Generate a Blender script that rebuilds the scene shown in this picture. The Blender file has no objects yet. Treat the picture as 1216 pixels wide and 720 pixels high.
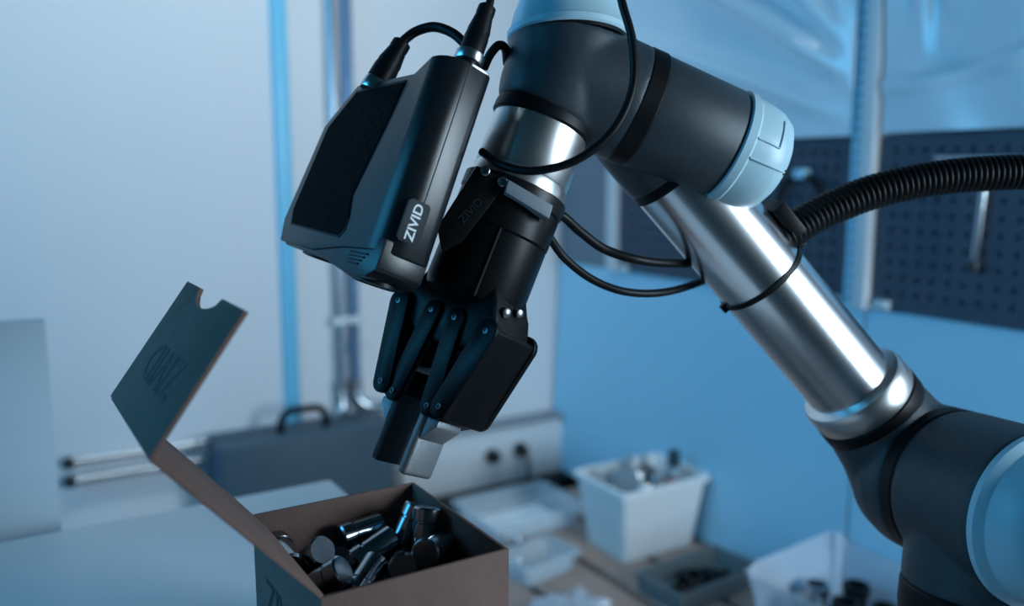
import bpy, bmesh, math, random
from mathutils import Vector, Matrix

# ------------------------------------------------------------------ camera
random.seed(4)
S = bpy.context.scene
COL = S.collection
FPX = 1035.0                                   # focal length for a 1216 px wide frame
PITCH = math.atan(155 / FPX)
YAW = math.radians(58.5)
CAM = Vector((0, 0, 1.15))
RIGHT = Vector((math.sin(YAW), -math.cos(YAW), 0))
FWD = Vector((math.cos(YAW) * math.cos(PITCH), math.sin(YAW) * math.cos(PITCH), -math.sin(PITCH)))
DOWN = -RIGHT.cross(FWD)
cd = bpy.data.cameras.new('camera')
cd.sensor_width = 36.0
cd.lens = FPX / 1216 * 36.0
cd.clip_start = 0.02
cd.dof.use_dof = True
cd.dof.focus_distance = 0.635
cd.dof.aperture_fstop = 2.9
cam = bpy.data.objects.new('camera', cd)
COL.objects.link(cam)
cam.matrix_world = Matrix.Translation(CAM) @ Matrix((RIGHT, -DOWN, -FWD)).transposed().to_4x4()
S.camera = cam

# ------------------------------------------------------------------ light
w = bpy.data.worlds.new('world'); S.world = w; w.use_nodes = True
w.node_tree.nodes['Background'].inputs[0].default_value = (0.08, 0.34, 0.50, 1)
w.node_tree.nodes['Background'].inputs[1].default_value = 0.06


def area(name, loc, target, sx, sy, power, col, spread=180):
    d = bpy.data.lights.new(name, 'AREA'); d.shape = 'RECTANGLE'; d.size = sx; d.size_y = sy
    d.energy = power; d.color = col; d.spread = math.radians(spread)
    o = bpy.data.objects.new(name, d); COL.objects.link(o); o.location = loc
    o.rotation_euler = (Vector(target) - Vector(loc)).to_track_quat('-Z', 'Y').to_euler()
    return o


area('blue_lamp', (-1.9, 1.30, 1.75), (1.4, 1.1, 0.75), 1.8, 1.4, 34, (0.06, 0.52, 1.0))
area('wall_lamp', (0.45, 1.20, 2.55), (0.40, 2.25, 1.0), 1.2, 0.25, 4.3, (0.75, 0.92, 1.0), 98)
area('white_lamp', (1.25, -0.60, 1.18), (0.6, 1.1, 0.9), 0.5, 0.75, 27, (0.67, 0.86, 1.0))
S.view_settings.view_transform = 'Standard'
S.view_settings.look = 'None'
S.view_settings.gamma = 1.0
S.view_settings.use_curve_mapping = False
S.view_settings.exposure = 0.0


# ------------------------------------------------------------------ layout helpers
def ray(x, y): return FWD + RIGHT * ((x - 608) / FPX) + DOWN * ((y - 360) / FPX)
def PT(x, y, d): return CAM + ray(x, y) * d
def onz(x, y, z): r = ray(x, y); return CAM + r * ((z - CAM.z) / r.z)
def onx(x, y, X): r = ray(x, y); return CAM + r * (X / r.x)
def ony(x, y, Y): r = ray(x, y); return CAM + r * (Y / r.y)
def VC(x, y, z): return RIGHT * x + DOWN * y + FWD * z


# ------------------------------------------------------------------ materials
MATS = {}


def mat(name, col, rough=0.5, metal=0.0, noise=0.0, nscale=40.0, bump=0.0, bscale=200.0,
        coat=0.0, trans=0.0, alpha=1.0, ior=1.45, stretch=None, spec=0.5, rvar=0.0, sheen=0.0):
    m = bpy.data.materials.new(name); m.use_nodes = True
    nt = m.node_tree; b = nt.nodes['Principled BSDF']
    b.inputs['Base Color'].default_value = (*col, 1)
    b.inputs['Roughness'].default_value = rough
    b.inputs['Metallic'].default_value = metal
    b.inputs['Coat Weight'].default_value = coat
    b.inputs['Coat Roughness'].default_value = 0.15
    b.inputs['Transmission Weight'].default_value = trans
    b.inputs['Alpha'].default_value = alpha
    b.inputs['IOR'].default_value = ior
    b.inputs['Specular IOR Level'].default_value = spec
    tc = nt.nodes.new('ShaderNodeTexCoord')
    src = tc.outputs['Object']
    if stretch:
        mp = nt.nodes.new('ShaderNodeMapping'); mp.inputs['Scale'].default_value = stretch
        nt.links.new(src, mp.inputs[0]); src = mp.outputs[0]
    if noise or rvar:
        n = nt.nodes.new('ShaderNodeTexNoise'); n.inputs['Scale'].default_value = nscale
        n.inputs['Detail'].default_value = 6
        nt.links.new(src, n.inputs['Vector'])
        if noise:
            r = nt.nodes.new('ShaderNodeMix'); r.data_type = 'RGBA'
            r.inputs[6].default_value = (*[max(0, c * (1 - noise)) for c in col], 1)
            r.inputs[7].default_value = (*[min(1, c * (1 + noise)) for c in col], 1)
            nt.links.new(n.outputs[0], r.inputs[0]); nt.links.new(r.outputs[2], b.inputs['Base Color'])
        if rvar:
            mr = nt.nodes.new('ShaderNodeMapRange')
            mr.inputs[3].default_value = max(0.02, rough - rvar); mr.inputs[4].default_value = rough + rvar
            nt.links.new(n.outputs[0], mr.inputs[0]); nt.links.new(mr.outputs[0], b.inputs['Roughness'])
    if bump:
        n2 = nt.nodes.new('ShaderNodeTexNoise'); n2.inputs['Scale'].default_value = bscale
        n2.inputs['Detail'].default_value = 4
        nt.links.new(src, n2.inputs['Vector'])
        bp = nt.nodes.new('ShaderNodeBump'); bp.inputs['Strength'].default_value = bump
        bp.inputs['Distance'].default_value = 0.001
        nt.links.new(n2.outputs[0], bp.inputs['Height']); nt.links.new(bp.outputs[0], b.inputs['Normal'])
    MATS[name] = m
    return m


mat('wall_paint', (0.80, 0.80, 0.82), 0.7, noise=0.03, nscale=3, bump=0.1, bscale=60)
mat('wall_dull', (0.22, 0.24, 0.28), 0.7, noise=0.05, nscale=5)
mat('floor_grey', (0.22, 0.23, 0.24), 0.5, noise=0.2, nscale=6)
mat('white_board', (0.50, 0.64, 0.74), 0.45, noise=0.03, nscale=4)
mat('table_white', (0.66, 0.72, 0.76), 0.35, noise=0.03, nscale=5, bump=0.05)
mat('metal_leg', (0.4, 0.42, 0.45), 0.4, 0.8, rvar=0.1)
mat('panel_blue', (0.40, 0.72, 0.90), 0.5, noise=0.04, nscale=3)
mat('peg_navy', (0.045, 0.065, 0.10), 0.5, noise=0.15, nscale=30)
mat('post_white', (0.72, 0.74, 0.76), 0.4, noise=0.05, nscale=20)
mat('sheet', (0.66, 0.82, 0.92), 0.24, noise=0.05, nscale=6, spec=0.8, coat=0.8)
mat('trim_cyan', (0.20, 0.62, 0.85), 0.35, noise=0.05, nscale=10)
mat('chrome', (0.55, 0.58, 0.62), 0.25, 1.0, rvar=0.05)
mat('pipe_dark', (0.20, 0.30, 0.42), 0.3, 0.6, rvar=0.1)
mat('case_grey', (0.05, 0.085, 0.115), 0.5, noise=0.15, nscale=30, bump=0.1)
mat('black_plastic', (0.012, 0.013, 0.015), 0.4, noise=0.3, nscale=90, bump=0.12, bscale=900)
mat('black_rubber', (0.005, 0.006, 0.007), 0.45, noise=0.2, nscale=120, spec=0.22)
mat('black_anod', (0.006, 0.007, 0.008), 0.36, 0.0, spec=0.3, noise=0.3, nscale=80, bump=0.1, bscale=1500)
mat('gripper_black', (0.004, 0.005, 0.006), 0.38, 0.0, noise=0.3, nscale=80, spec=0.2)
mat('arm_grey', (0.037, 0.050, 0.060), 0.40, 0.1, noise=0.25, nscale=160, bump=0.25, bscale=1800)
mat('arm_cap', (0.40, 0.60, 0.69), 0.38, noise=0.05, nscale=40, bump=0.05, bscale=900)
mat('arm_steel', (0.72, 0.73, 0.75), 0.24, 1.0, noise=0.03, nscale=8, rvar=0.02)
mat('flange_steel', (0.70, 0.70, 0.70), 0.33, 1.0, noise=0.05, nscale=30, rvar=0.05)
mat('screw_steel', (0.35, 0.36, 0.38), 0.35, 1.0, noise=0.05)
mat('camera_shell', (0.010, 0.013, 0.016), 0.28, 0.0, noise=0.2, nscale=120, bump=0.1, bscale=1800)
mat('label_dark', (0.025, 0.033, 0.040), 0.55, noise=0.1, spec=0.2)
mat('print_white', (0.62, 0.68, 0.72), 0.5, noise=0.05)
mat('print_dark', (0.014, 0.022, 0.034), 0.7, noise=0.2, nscale=200)
mat('cardboard', (0.155, 0.100, 0.086), 0.85, noise=0.16, nscale=60, bump=0.35, bscale=350, spec=0.2)
mat('cardboard_edge', (0.10, 0.075, 0.058), 0.9, noise=0.2, nscale=100, spec=0.2)
mat('bolt_steel', (0.30, 0.33, 0.36), 0.18, 1.0, noise=0.1, nscale=40, rvar=0.05)
mat('pin_steel', (0.12, 0.13, 0.14), 0.4, 1.0, noise=0.1)
mat('pad_rubber', (0.06, 0.07, 0.08), 0.6, noise=0.2, nscale=150, bump=0.3, bscale=900)
mat('pad_alu', (0.34, 0.36, 0.38), 0.38, 0.7, noise=0.25, nscale=900, bump=0.4, bscale=1400)
mat('bin_white', (0.88, 0.88, 0.88), 0.4, noise=0.02, nscale=10)
mat('tray_grey', (0.17, 0.20, 0.21), 0.5, noise=0.1, nscale=20)
mat('wood', (0.42, 0.29, 0.24), 0.75, noise=0.25, nscale=12, stretch=(9, 0.8, 9), bump=0.2, bscale=60)
mat('clear_plastic', (0.75, 0.85, 0.92), 0.12, trans=0.0, alpha=0.34, noise=0.05, nscale=30, coat=0.5)
mat('bag_plastic', (0.70, 0.78, 0.88), 0.22, alpha=0.42, noise=0.1, nscale=12, coat=0.5)
mat('red_plastic', (0.42, 0.10, 0.09), 0.4, noise=0.1)
mat('bottle_blue', (0.35, 0.47, 0.55), 0.25, noise=0.1, trans=0.3)
mat('dark_teal', (0.03, 0.06, 0.08), 0.4, noise=0.1)
mat('grey_plastic', (0.24, 0.27, 0.30), 0.4, noise=0.1)

# camera grille: very fine ribs
g = mat('grille', (0.003, 0.0035, 0.0045), 0.8, spec=0.12)
nt = g.node_tree
wv = nt.nodes.new('ShaderNodeTexWave'); wv.inputs['Scale'].default_value = 170
tc = nt.nodes.new('ShaderNodeTexCoord'); mp = nt.nodes.new('ShaderNodeMapping')
mp.inputs['Rotation'].default_value = (0.3, 0.5, 0.9)
bp = nt.nodes.new('ShaderNodeBump'); bp.inputs['Strength'].default_value = 0.9; bp.inputs['Distance'].default_value = 0.002
nt.links.new(tc.outputs['Object'], mp.inputs[0]); nt.links.new(mp.outputs[0], wv.inputs['Vector'])
nt.links.new(wv.outputs['Fac'], bp.inputs['Height'])
nt.links.new(bp.outputs[0], nt.nodes['Principled BSDF'].inputs['Normal'])


# ------------------------------------------------------------------ object helpers
def wm(o):
    m = o.matrix_basis.copy()
    while o.parent:
        o = o.parent; m = o.matrix_basis @ m
    return m


def link(name, bm, m, parent=None, smooth=True, angle=35, local=False):
    """Turn a bmesh (in world coordinates unless local) into one mesh object."""
    if parent is not None and not local:
        bm.transform(wm(parent).inverted())
    bmesh.ops.recalc_face_normals(bm, faces=bm.faces)
    me = bpy.data.meshes.new(name)
    bm.to_mesh(me); bm.free()
    if smooth:
        for p in me.polygons: p.use_smooth = True
        me.set_sharp_from_angle(angle=math.radians(angle))
    me.materials.append(MATS[m])
    o = bpy.data.objects.new(name, me); COL.objects.link(o)
    o.parent = parent
    return o


def tag(o, label, cat, group=None):
    o['label'] = label; o['category'] = cat
    if group: o['group'] = group
    return o


def thing(name, label, cat, loc=(0, 0, 0), group=None):
    o = bpy.data.objects.new(name, None); COL.objects.link(o)
    o.empty_display_size = 0.05
    o.location = loc
    return tag(o, label, cat, group)


def single(name, bm, m, label, cat, group=None, **k):
    """A thing made of one mesh, origin at its base."""
    xs = [v.co for v in bm.verts]
    c = Vector((sum(v.x for v in xs) / len(xs), sum(v.y for v in xs) / len(xs), min(v.z for v in xs)))
    bm.transform(Matrix.Translation(-c))
    o = link(name, bm, m, **k); o.location = c
    return tag(o, label, cat, group)


def structure(name, bm, m, parent=None, **k):
    o = link(name, bm, m, parent, **k)
    if parent is None: o['kind'] = 'structure'
    return o


def basis(o, x, y, z):
    m = Matrix((x, y, z)).transposed().to_4x4(); m.translation = o
    return m


def frame_of(axis, hint=None):
    z = axis.normalized()
    h = hint or (Vector((0, 0, 1)) if abs(z.z) < 0.9 else Vector((1, 0, 0)))
    x = (h - z * h.dot(z)).normalized()
    return x, z.cross(x), z


def add_box(bm, c, half, m=None, bevel=0.0, seg=2):
    b = bmesh.new(); bmesh.ops.create_cube(b, size=2)
    for v in b.verts: v.co = Vector((v.co.x * half[0], v.co.y * half[1], v.co.z * half[2]))
    if bevel: bmesh.ops.bevel(b, geom=list(b.edges), offset=bevel, segments=seg, affect='EDGES', profile=0.5)
    b.transform(Matrix.Translation(c) if m is None else m @ Matrix.Translation(c))
    merge(bm, b)
    return bm


def merge(bm, b):
    me = bpy.data.meshes.new('tmp'); b.to_mesh(me); b.free(); bm.from_mesh(me); bpy.data.meshes.remove(me)


def box(x0, x1, y0, y1, z0, z1, bevel=0.0, seg=2):
    return add_box(bmesh.new(), Vector(((x0 + x1) / 2, (y0 + y1) / 2, (z0 + z1) / 2)),
                   ((x1 - x0) / 2, (y1 - y0) / 2, (z1 - z0) / 2), None, bevel, seg)


def add_lathe(bm, o, axis, prof, seg=48, hint=None, caps=True):
    """prof: list of (radius, height along axis)."""
    x, y, z = frame_of(axis, hint)
    rings = []
    for r, h in prof:
        if r < 1e-6: rings.append([bm.verts.new(o + z * h)])
        else: rings.append([bm.verts.new(o + z * h + (x * math.cos(a) + y * math.sin(a)) * r)
                            for a in (2 * math.pi * i / seg for i in range(seg))])
    for a, b in zip(rings, rings[1:]):
        for i in range(seg):
            j = (i + 1) % seg
            if len(a) == 1 and len(b) == 1: continue
            if len(a) == 1: bm.faces.new((a[0], b[j], b[i]))
            elif len(b) == 1: bm.faces.new((a[i], a[j], b[0]))
            else: bm.faces.new((a[i], a[j], b[j], b[i]))
    if caps:
        if len(rings[0]) > 1: bm.faces.new(rings[0][::-1])
        if len(rings[-1]) > 1: bm.faces.new(rings[-1])
    return bm


def lathe(o, axis, prof, **k): return add_lathe(bmesh.new(), o, axis, prof, **k)


def spline(pts, n=10):
    out = []
    P = [Vector(p) for p in pts]
    P = [P[0] * 2 - P[1]] + P + [P[-1] * 2 - P[-2]]
    for i in range(1, len(P) - 2):
        for k in range(n):
            t = k / n
            a, b, c, d = P[i - 1:i + 3]
            out.append(0.5 * ((2 * b) + (c - a) * t + (2 * a - 5 * b + 4 * c - d) * t * t + (3 * b - a - 3 * c + d) * t ** 3))
    out.append(P[-2])
    return out


def add_tube(bm, pts, rad, seg=12):
    """rad: a number or one radius per point."""
    n = len(pts)
    R = rad if isinstance(rad, (list, tuple)) else [rad] * n
    t0 = (pts[1] - pts[0]).normalized()
    x = t0.orthogonal().normalized()
    rings = []
    for i, p in enumerate(pts):
        t = (pts[min(i + 1, n - 1)] - pts[max(i - 1, 0)]).normalized()
        x = (x - t * x.dot(t)).normalized(); y = t.cross(x)
        rings.append([bm.verts.new(p + (x * math.cos(a) + y * math.sin(a)) * R[i])
                      for a in (2 * math.pi * k / seg for k in range(seg))])
    for a, b in zip(rings, rings[1:]):
        for k in range(seg):
            j = (k + 1) % seg
            bm.faces.new((a[k], a[j], b[j], b[k]))
    bm.faces.new(rings[0][::-1]); bm.faces.new(rings[-1])
    return bm


def tube(pts, rad, seg=12): return add_tube(bmesh.new(), pts, rad, seg)


def add_prism(bm, poly, m, t0, t1, bevel=0.0, seg=2):
    """poly: 2D outline in the x,y of matrix m, extruded along its z from t0 to t1."""
    b = bmesh.new()
    lo = [b.verts.new((p[0], p[1], t0)) for p in poly]
    hi = [b.verts.new((p[0], p[1], t1)) for p in poly]
    b.faces.new(lo[::-1]); b.faces.new(hi)
    n = len(poly)
    for i in range(n): b.faces.new((lo[i], lo[(i + 1) % n], hi[(i + 1) % n], hi[i]))
    if bevel: bmesh.ops.bevel(b, geom=list(b.edges), offset=bevel, segments=seg, affect='EDGES', profile=0.5)
    b.transform(m); merge(bm, b)
    return bm


def prism(poly, m, t0, t1, bevel=0.0, seg=2): return add_prism(bmesh.new(), poly, m, t0, t1, bevel, seg)


def capsule(a, b, r0, r1=None, n=8):
    """2D outline of a link plate between two pivots."""
    r1 = r1 or r0
    a = Vector(a); b = Vector(b); ang = math.atan2(b.y - a.y, b.x - a.x)
    out = []
    for i in range(n + 1):
        q = ang + math.pi / 2 + math.pi * i / n
        out.append((a.x + r0 * math.cos(q), a.y + r0 * math.sin(q)))
    for i in range(n + 1):
        q = ang - math.pi / 2 + math.pi * i / n
        out.append((b.x + r1 * math.cos(q), b.y + r1 * math.sin(q)))
    return out


def text_bm(s, size, m, depth=0.0003, bold=0.0, sx=1.0):
    c = bpy.data.curves.new('lettering', 'FONT'); c.body = s; c.size = size
    c.align_x = 'CENTER'; c.align_y = 'CENTER'; c.extrude = depth; c.offset = bold * size
    c.resolution_u = 3
    o = bpy.data.objects.new('lettering', c); COL.objects.link(o)
    bpy.context.view_layer.update()
    me = bpy.data.meshes.new_from_object(o.evaluated_get(bpy.context.evaluated_depsgraph_get()))
    b = bmesh.new(); b.from_mesh(me)
    bpy.data.objects.remove(o); bpy.data.curves.remove(c); bpy.data.meshes.remove(me)
    b.transform(m @ Matrix.Diagonal((sx, 1, 1, 1)))
    return b


def copy_tree(o, parent=None):
    c = o.copy(); COL.objects.link(c); c.parent = parent
    for ch in list(o.children): copy_tree(ch, c)
    return c


# ================================================================== the room
WX, WY = 1.438, 2.073                           # right wall plane, left wall plane
structure('floor', box(-3.0, WX + 0.1, -2.5, WY + 0.1, -0.1, 0.0), 'floor_grey')
structure('wall_left', box(-3.0, WX + 0.1, WY, WY + 0.1, 0.0, 3.0), 'wall_paint')
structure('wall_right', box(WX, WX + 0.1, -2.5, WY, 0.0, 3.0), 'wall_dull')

# cyan vertical strip on the left wall
structure('trim_1', box(0.613, 0.651, WY - 0.012, WY, 0.02, 2.98, 0.003), 'trim_cyan')

# two conduits with clamps and fittings
t = thing('conduit_pipe', 'pale chrome vertical conduit pipe on the white wall beside the cyan strip', 'pipe', (0.752, WY - 0.02, 0.56), 'wall conduits')
link('pipe', lathe(Vector((0.752, WY - 0.02, 0.58)), Vector((0, 0, 1)), [(0.010, 0), (0.010, 2.4)], seg=20), 'chrome', t)
link('fitting', tube(spline([Vector((0.752, WY - 0.02, 0.60)), Vector((0.752, WY - 0.024, 0.575)), Vector((0.750, WY - 0.03, 0.555)), Vector((0.748, WY - 0.045, 0.545))], 5), 0.015, 16), 'chrome', t)
link('coupling_nut', lathe(Vector((0.752, WY - 0.02, 0.60)), Vector((0, 0, 1)), [(0.016, 0), (0.016, 0.03)], seg=6), 'screw_steel', t, smooth=False)
t2 = thing('conduit_pipe', 'dark blue vertical conduit pipe running down to a chrome fitting', 'pipe', (0.792, WY - 0.02, 0.56), 'wall conduits')
link('pipe', lathe(Vector((0.792, WY - 0.02, 0.58)), Vector((0, 0, 1)), [(0.013, 0), (0.013, 2.4)], seg=20), 'pipe_dark', t2)
link('fitting', tube(spline([Vector((0.792, WY - 0.02, 0.60)), Vector((0.797, WY - 0.024, 0.575)), Vector((0.82, WY - 0.03, 0.56)), Vector((0.86, WY - 0.03, 0.555))], 5), 0.016, 16), 'chrome', t2)
link('coupling_nut', lathe(Vector((0.792, WY - 0.02, 0.60)), Vector((0, 0, 1)), [(0.018, 0), (0.018, 0.03)], seg=6), 'screw_steel', t2, smooth=False)
for z in (0.785, 1.9):
    t3 = thing('pipe_clamp', 'pale clamp bar across the two conduit pipes %s' % ('low on the wall' if z < 1 else 'above the frame'), 'clamp', (0.772, WY - 0.02, z))
    link('bar', box(0.732, 0.815, WY - 0.040, WY - 0.033, z - 0.01, z + 0.01, 0.002), 'post_white', t3)
    link('bolt', lathe(Vector((0.772, WY - 0.040, z)), Vector((0, -1, 0)), [(0.006, 0), (0.006, 0.004)], seg=6), 'screw_steel', t3, smooth=False)

# pair of horizontal chrome rails with black end plugs
for k, z in enumerate((0.526, 0.484)):
    t = thing('wall_rail', ('upper' if k == 0 else 'lower') + ' of two horizontal chrome rails low on the white wall', 'rail', (0.12, WY - 0.02, z), 'low wall rails')
    link('bar', lathe(Vector((0.135, WY - 0.02, z)), Vector((1, 0, 0)), [(0.009, 0), (0.009, 0.9)], seg=16), 'chrome', t)
    link('end_plug', lathe(Vector((0.118, WY - 0.02, z)), Vector((1, 0, 0)), [(0.010, 0), (0.013, 0.004), (0.013, 0.022)], seg=16), 'black_plastic', t)
    for x in (0.3, 0.95):
        link('bracket', box(x - 0.008, x + 0.008, WY - 0.02, WY, z - 0.006, z + 0.006), 'metal_leg', t)

# cable trunking with two plugged sockets near the corner
tr = structure('trim_2', box(0.90, WX - 0.008, WY - 0.055, WY, 0.285, 0.445, 0.004), 'post_white')
structure('lid', box(0.905, WX - 0.03, WY - 0.060, WY - 0.054, 0.315, 0.425, 0.002), 'post_white', tr)
structure('end_cap', box(WX - 0.032, WX - 0.005, WY - 0.066, WY, 0.275, 0.455, 0.003), 'case_grey', tr)
structure('top_shadow_line', box(0.90, WX - 0.008, WY - 0.064, WY, 0.447, 0.458, 0.002), 'grey_plastic', tr)  # grey strip draws the shadow line along the top of the trunking
structure('base_strip', box(0.80, WX - 0.008, WY - 0.10, WY, 0.255, 0.283, 0.002), 'black_plastic', tr)
for px, py, nm in ((583, 541, 'round black power plug in the wall trunking, no cord hanging'), (616, 533, 'black power plug with a cord hanging down from the wall trunking')):
    c = ony(px, py, WY - 0.06)
    t = thing('power_plug', nm, 'plug', c, 'plugs in the trunking')
    link('body', lathe(c, Vector((0, -1, 0)), [(0.021, 0), (0.021, 0.012), (0.016, 0.03), (0.008, 0.036)], seg=24), 'black_plastic', t)
    link('socket_ring', lathe(c, Vector((0, -1, 0)), [(0.027, 0), (0.026, 0.003)], seg=24), 'post_white', t)
    if px > 600:
        link('cord', tube(spline([c + Vector((0, -0.03, 0)), c + Vector((0, -0.05, -0.03)), c + Vector((0, -0.045, -0.09)), c + Vector((-0.02, -0.06, -0.13))], 6), 0.006, 10), 'black_rubber', t)

# ---------------------------------------------------------------- right wall
def pegboard(y0, y1, z0, z1, label):
    pitch = 0.0285; hs = 0.0048
    ny = int((y1 - y0 - 0.02) / pitch); nz = int((z1 - z0 - 0.02) / pitch)
    ys = [y0]; zs = [z0]; my = (y1 - y0 - (ny - 1) * pitch) / 2; mz = (z1 - z0 - (nz - 1) * pitch) / 2
    for i in range(ny): ys += [y0 + my + i * pitch - hs, y0 + my + i * pitch + hs]
    for i in range(nz): zs += [z0 + mz + i * pitch - hs, z0 + mz + i * pitch + hs]
    ys.append(y1); zs.append(z1)
    bm = bmesh.new(); X = WX - 0.022
    V = [[bm.verts.new((X, y, z)) for z in zs] for y in ys]
    for i in range(len(ys) - 1):
        for j in range(len(zs) - 1):
            if i % 2 and j % 2: continue
            bm.faces.new((V[i][j], V[i + 1][j], V[i + 1][j + 1], V[i][j + 1]))
    r = bmesh.ops.extrude_face_region(bm, geom=list(bm.faces))
    for v in r['geom']:
        if isinstance(v, bmesh.types.BMVert): v.co.x += 0.004
    t = thing('pegboard', label, 'pegboard', (WX - 0.02, (y0 + y1) / 2, z0), 'navy pegboards')
    link('perforated_panel', bm, 'peg_navy', t, smooth=False)
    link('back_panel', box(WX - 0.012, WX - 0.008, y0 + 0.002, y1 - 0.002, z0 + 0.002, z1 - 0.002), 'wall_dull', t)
    for y in (y0 + 0.02, y1 - 0.02):
        link('bracket', box(WX - 0.030, WX - 0.0225, y - 0.016, y + 0.016, z0 - 0.004, z0 + 0.012, 0.001), 'post_white', t)
    return t


pegboard(1.085, 1.775, 0.902, 1.215, 'navy perforated pegboard between the two pale posts behind the arm')
pegboard(0.45, 1.020, 0.905, 1.216, 'navy perforated pegboard right of the tall pale post, holding a rod tool')


def post(y, wd, label, strip):
    t = thing('wall_post', label, 'post', (WX - 0.03, y, 0.896), 'pale wall posts')
    link('channel', box(WX - 0.038, WX, y - wd / 2, y + wd / 2, 0.896, 2.98, 0.003), 'post_white', t)
    if strip:
        yy = y + wd / 2 + 0.0115
        bm = bmesh.new(); zs = [0.896]
        z = 0.91
        while z < 1.62: zs += [z, z + 0.009]; z += 0.021
        zs.append(2.98); ys = [yy - 0.011, yy - 0.004, yy + 0.004, yy + 0.011]
        V = [[bm.verts.new((WX - 0.030, a, b)) for b in zs] for a in ys]
        for i in range(3):
            for j in range(len(zs) - 1):
                if i == 1 and j % 2: continue
                bm.faces.new((V[i][j], V[i + 1][j], V[i + 1][j + 1], V[i][j + 1]))
        r = bmesh.ops.extrude_face_region(bm, geom=list(bm.faces))
        for v in r['geom']:
            if isinstance(v, bmesh.types.BMVert): v.co.x += 0.003
        link('slotted_strip', bm, 'panel_blue', t, smooth=False)
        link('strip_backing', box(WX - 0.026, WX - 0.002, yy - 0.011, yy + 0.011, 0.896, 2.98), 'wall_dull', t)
    return t


post(1.043, 0.030, 'tall pale post with a slotted strip between the two pegboards', True)
post(1.800, 0.034, 'narrow pale post left of the pegboard, glimpsed behind the gripper cables', False)


# plastic sheets hung above the pegboards: folded surfaces
def sheet(name, y0, y1, z0, z1, f, label):
    bm = bmesh.new(); ny, nz = 110, 70
    V = []
    for i in range(ny + 1):
        row = []
        for j in range(nz + 1):
            a = i / ny; b = j / nz
            row.append(bm.verts.new((WX - 0.030 - f(a, b), y0 + (y1 - y0) * a, z0 + (z1 - z0) * b)))
        V.append(row)
    for i in range(ny):
        for j in range(nz): bm.faces.new((V[i][j], V[i + 1][j], V[i + 1][j + 1], V[i][j + 1]))
    r = bmesh.ops.extrude_face_region(bm, geom=list(bm.faces))
    for v in r['geom']:
        if isinstance(v, bmesh.types.BMVert): v.co.x += 0.0015
    return single(name, bm, 'sheet', label, 'plastic sheet', 'hung plastic sheets', angle=80)


def sg(x, c, w_): return math.exp(-((x - c) / w_) ** 2)


def folds_left(a, b):
    # diagonal drag folds running from the post (a=0, low) up and away to the far top
    d = 0.0
    u = b - 0.16 - 0.62 * a; d += 0.012 * sg(u, 0.0, 0.035) * min(1, a * 6)
    u = b - 0.22 - 1.15 * a; d += 0.014 * sg(u, 0.0, 0.045) * min(1, a * 5)
    u = b - 0.25 - 2.3 * a; d += 0.010 * sg(u, 0.0, 0.06) * min(1, a * 5)
    u = b - 0.05 - 0.36 * a; d += 0.006 * sg(u, 0.0, 0.03) * min(1, a * 5)
    return 3.2 * d + 0.003 * math.sin(9 * a + 5 * b) + 0.004


def folds_right(a, b):
    d = 0.004 + 0.004 * math.sin(11 * a + 3 * b) + 0.003 * math.sin(23 * a - 9 * b + 1)
    d += 0.006 * sg(b - 0.17 - 0.05 * math.sin(5 * a), 0, 0.018)
    for c, ww, s in ((0.82, 0.035, 0.9), (0.62, 0.05, -0.25), (0.9, 0.02, 0.3), (0.45, 0.04, 0.5), (0.3, 0.05, -0.3)):
        d += 0.007 * sg(a - c - 0.12 * s * (b - 0.4), 0, ww) * min(1, max(0, b - 0.18) * 6)
    return 1.7 * d


sheet('plastic_sheet', 1.080, 1.79, 1.218, 1.90, folds_left, 'smooth blue-lit plastic sheet with long diagonal folds above the middle pegboard')
sheet('plastic_sheet', 0.30, 1.022, 1.220, 1.90, folds_right, 'crumpled plastic sheet hung right of the tall pale post')

# leaning pale panels under the pegboards
def lean_panel(y0, y1, label):
    x = Vector((0, 1, 0)); y = Vector((0.026, 0, 0.602)).normalized(); z = x.cross(y)
    m = basis(Vector((WX - 0.034, 0, 0.290)), x, y, z)
    bm = prism([(y0, 0), (y1, 0), (y1, 0.606), (y0, 0.606)], m, -0.004, 0.004, 0.001)
    return single('leaning_panel', bm, 'panel_blue', label, 'panel', 'pale leaning panels', smooth=False)


lean_panel(1.045, 2.064, 'wide pale blue panel leaning on the wall behind the white bin')
lean_panel(0.25, 1.040, 'pale blue panel behind the robot elbow, right of the thin joint')

# rod tool hanging on the right pegboard
c = onx(1172, 196, WX - 0.04)
t = thing('rod_tool', 'thin steel rod tool with a dark tip hanging on the right pegboard', 'tool', onx(1163, 340, WX - 0.04))
link('rod', lathe(c, Vector((0, 0.008, -0.16)), [(0.006, 0), (0.006, 0.150), (0.003, 0.160)], seg=14), 'chrome', t)
link('crossbar', lathe(c + Vector((0, 0.09, 0.012)), Vector((0, -1, 0)), [(0.005, 0), (0.005, 0.17)], seg=12), 'chrome', t)
link('tip', lathe(c + Vector((0, 0.008, -0.158)), Vector((0, 0, -1)), [(0.007, 0), (0.009, 0.006), (0.007, 0.016), (0.0, 0.018)], seg=14), 'black_plastic', t)
link('hook', box(WX - 0.05, WX - 0.0225, c.y - 0.006, c.y + 0.006, c.z + 0.003, c.z + 0.010), 'post_white', t)

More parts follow.
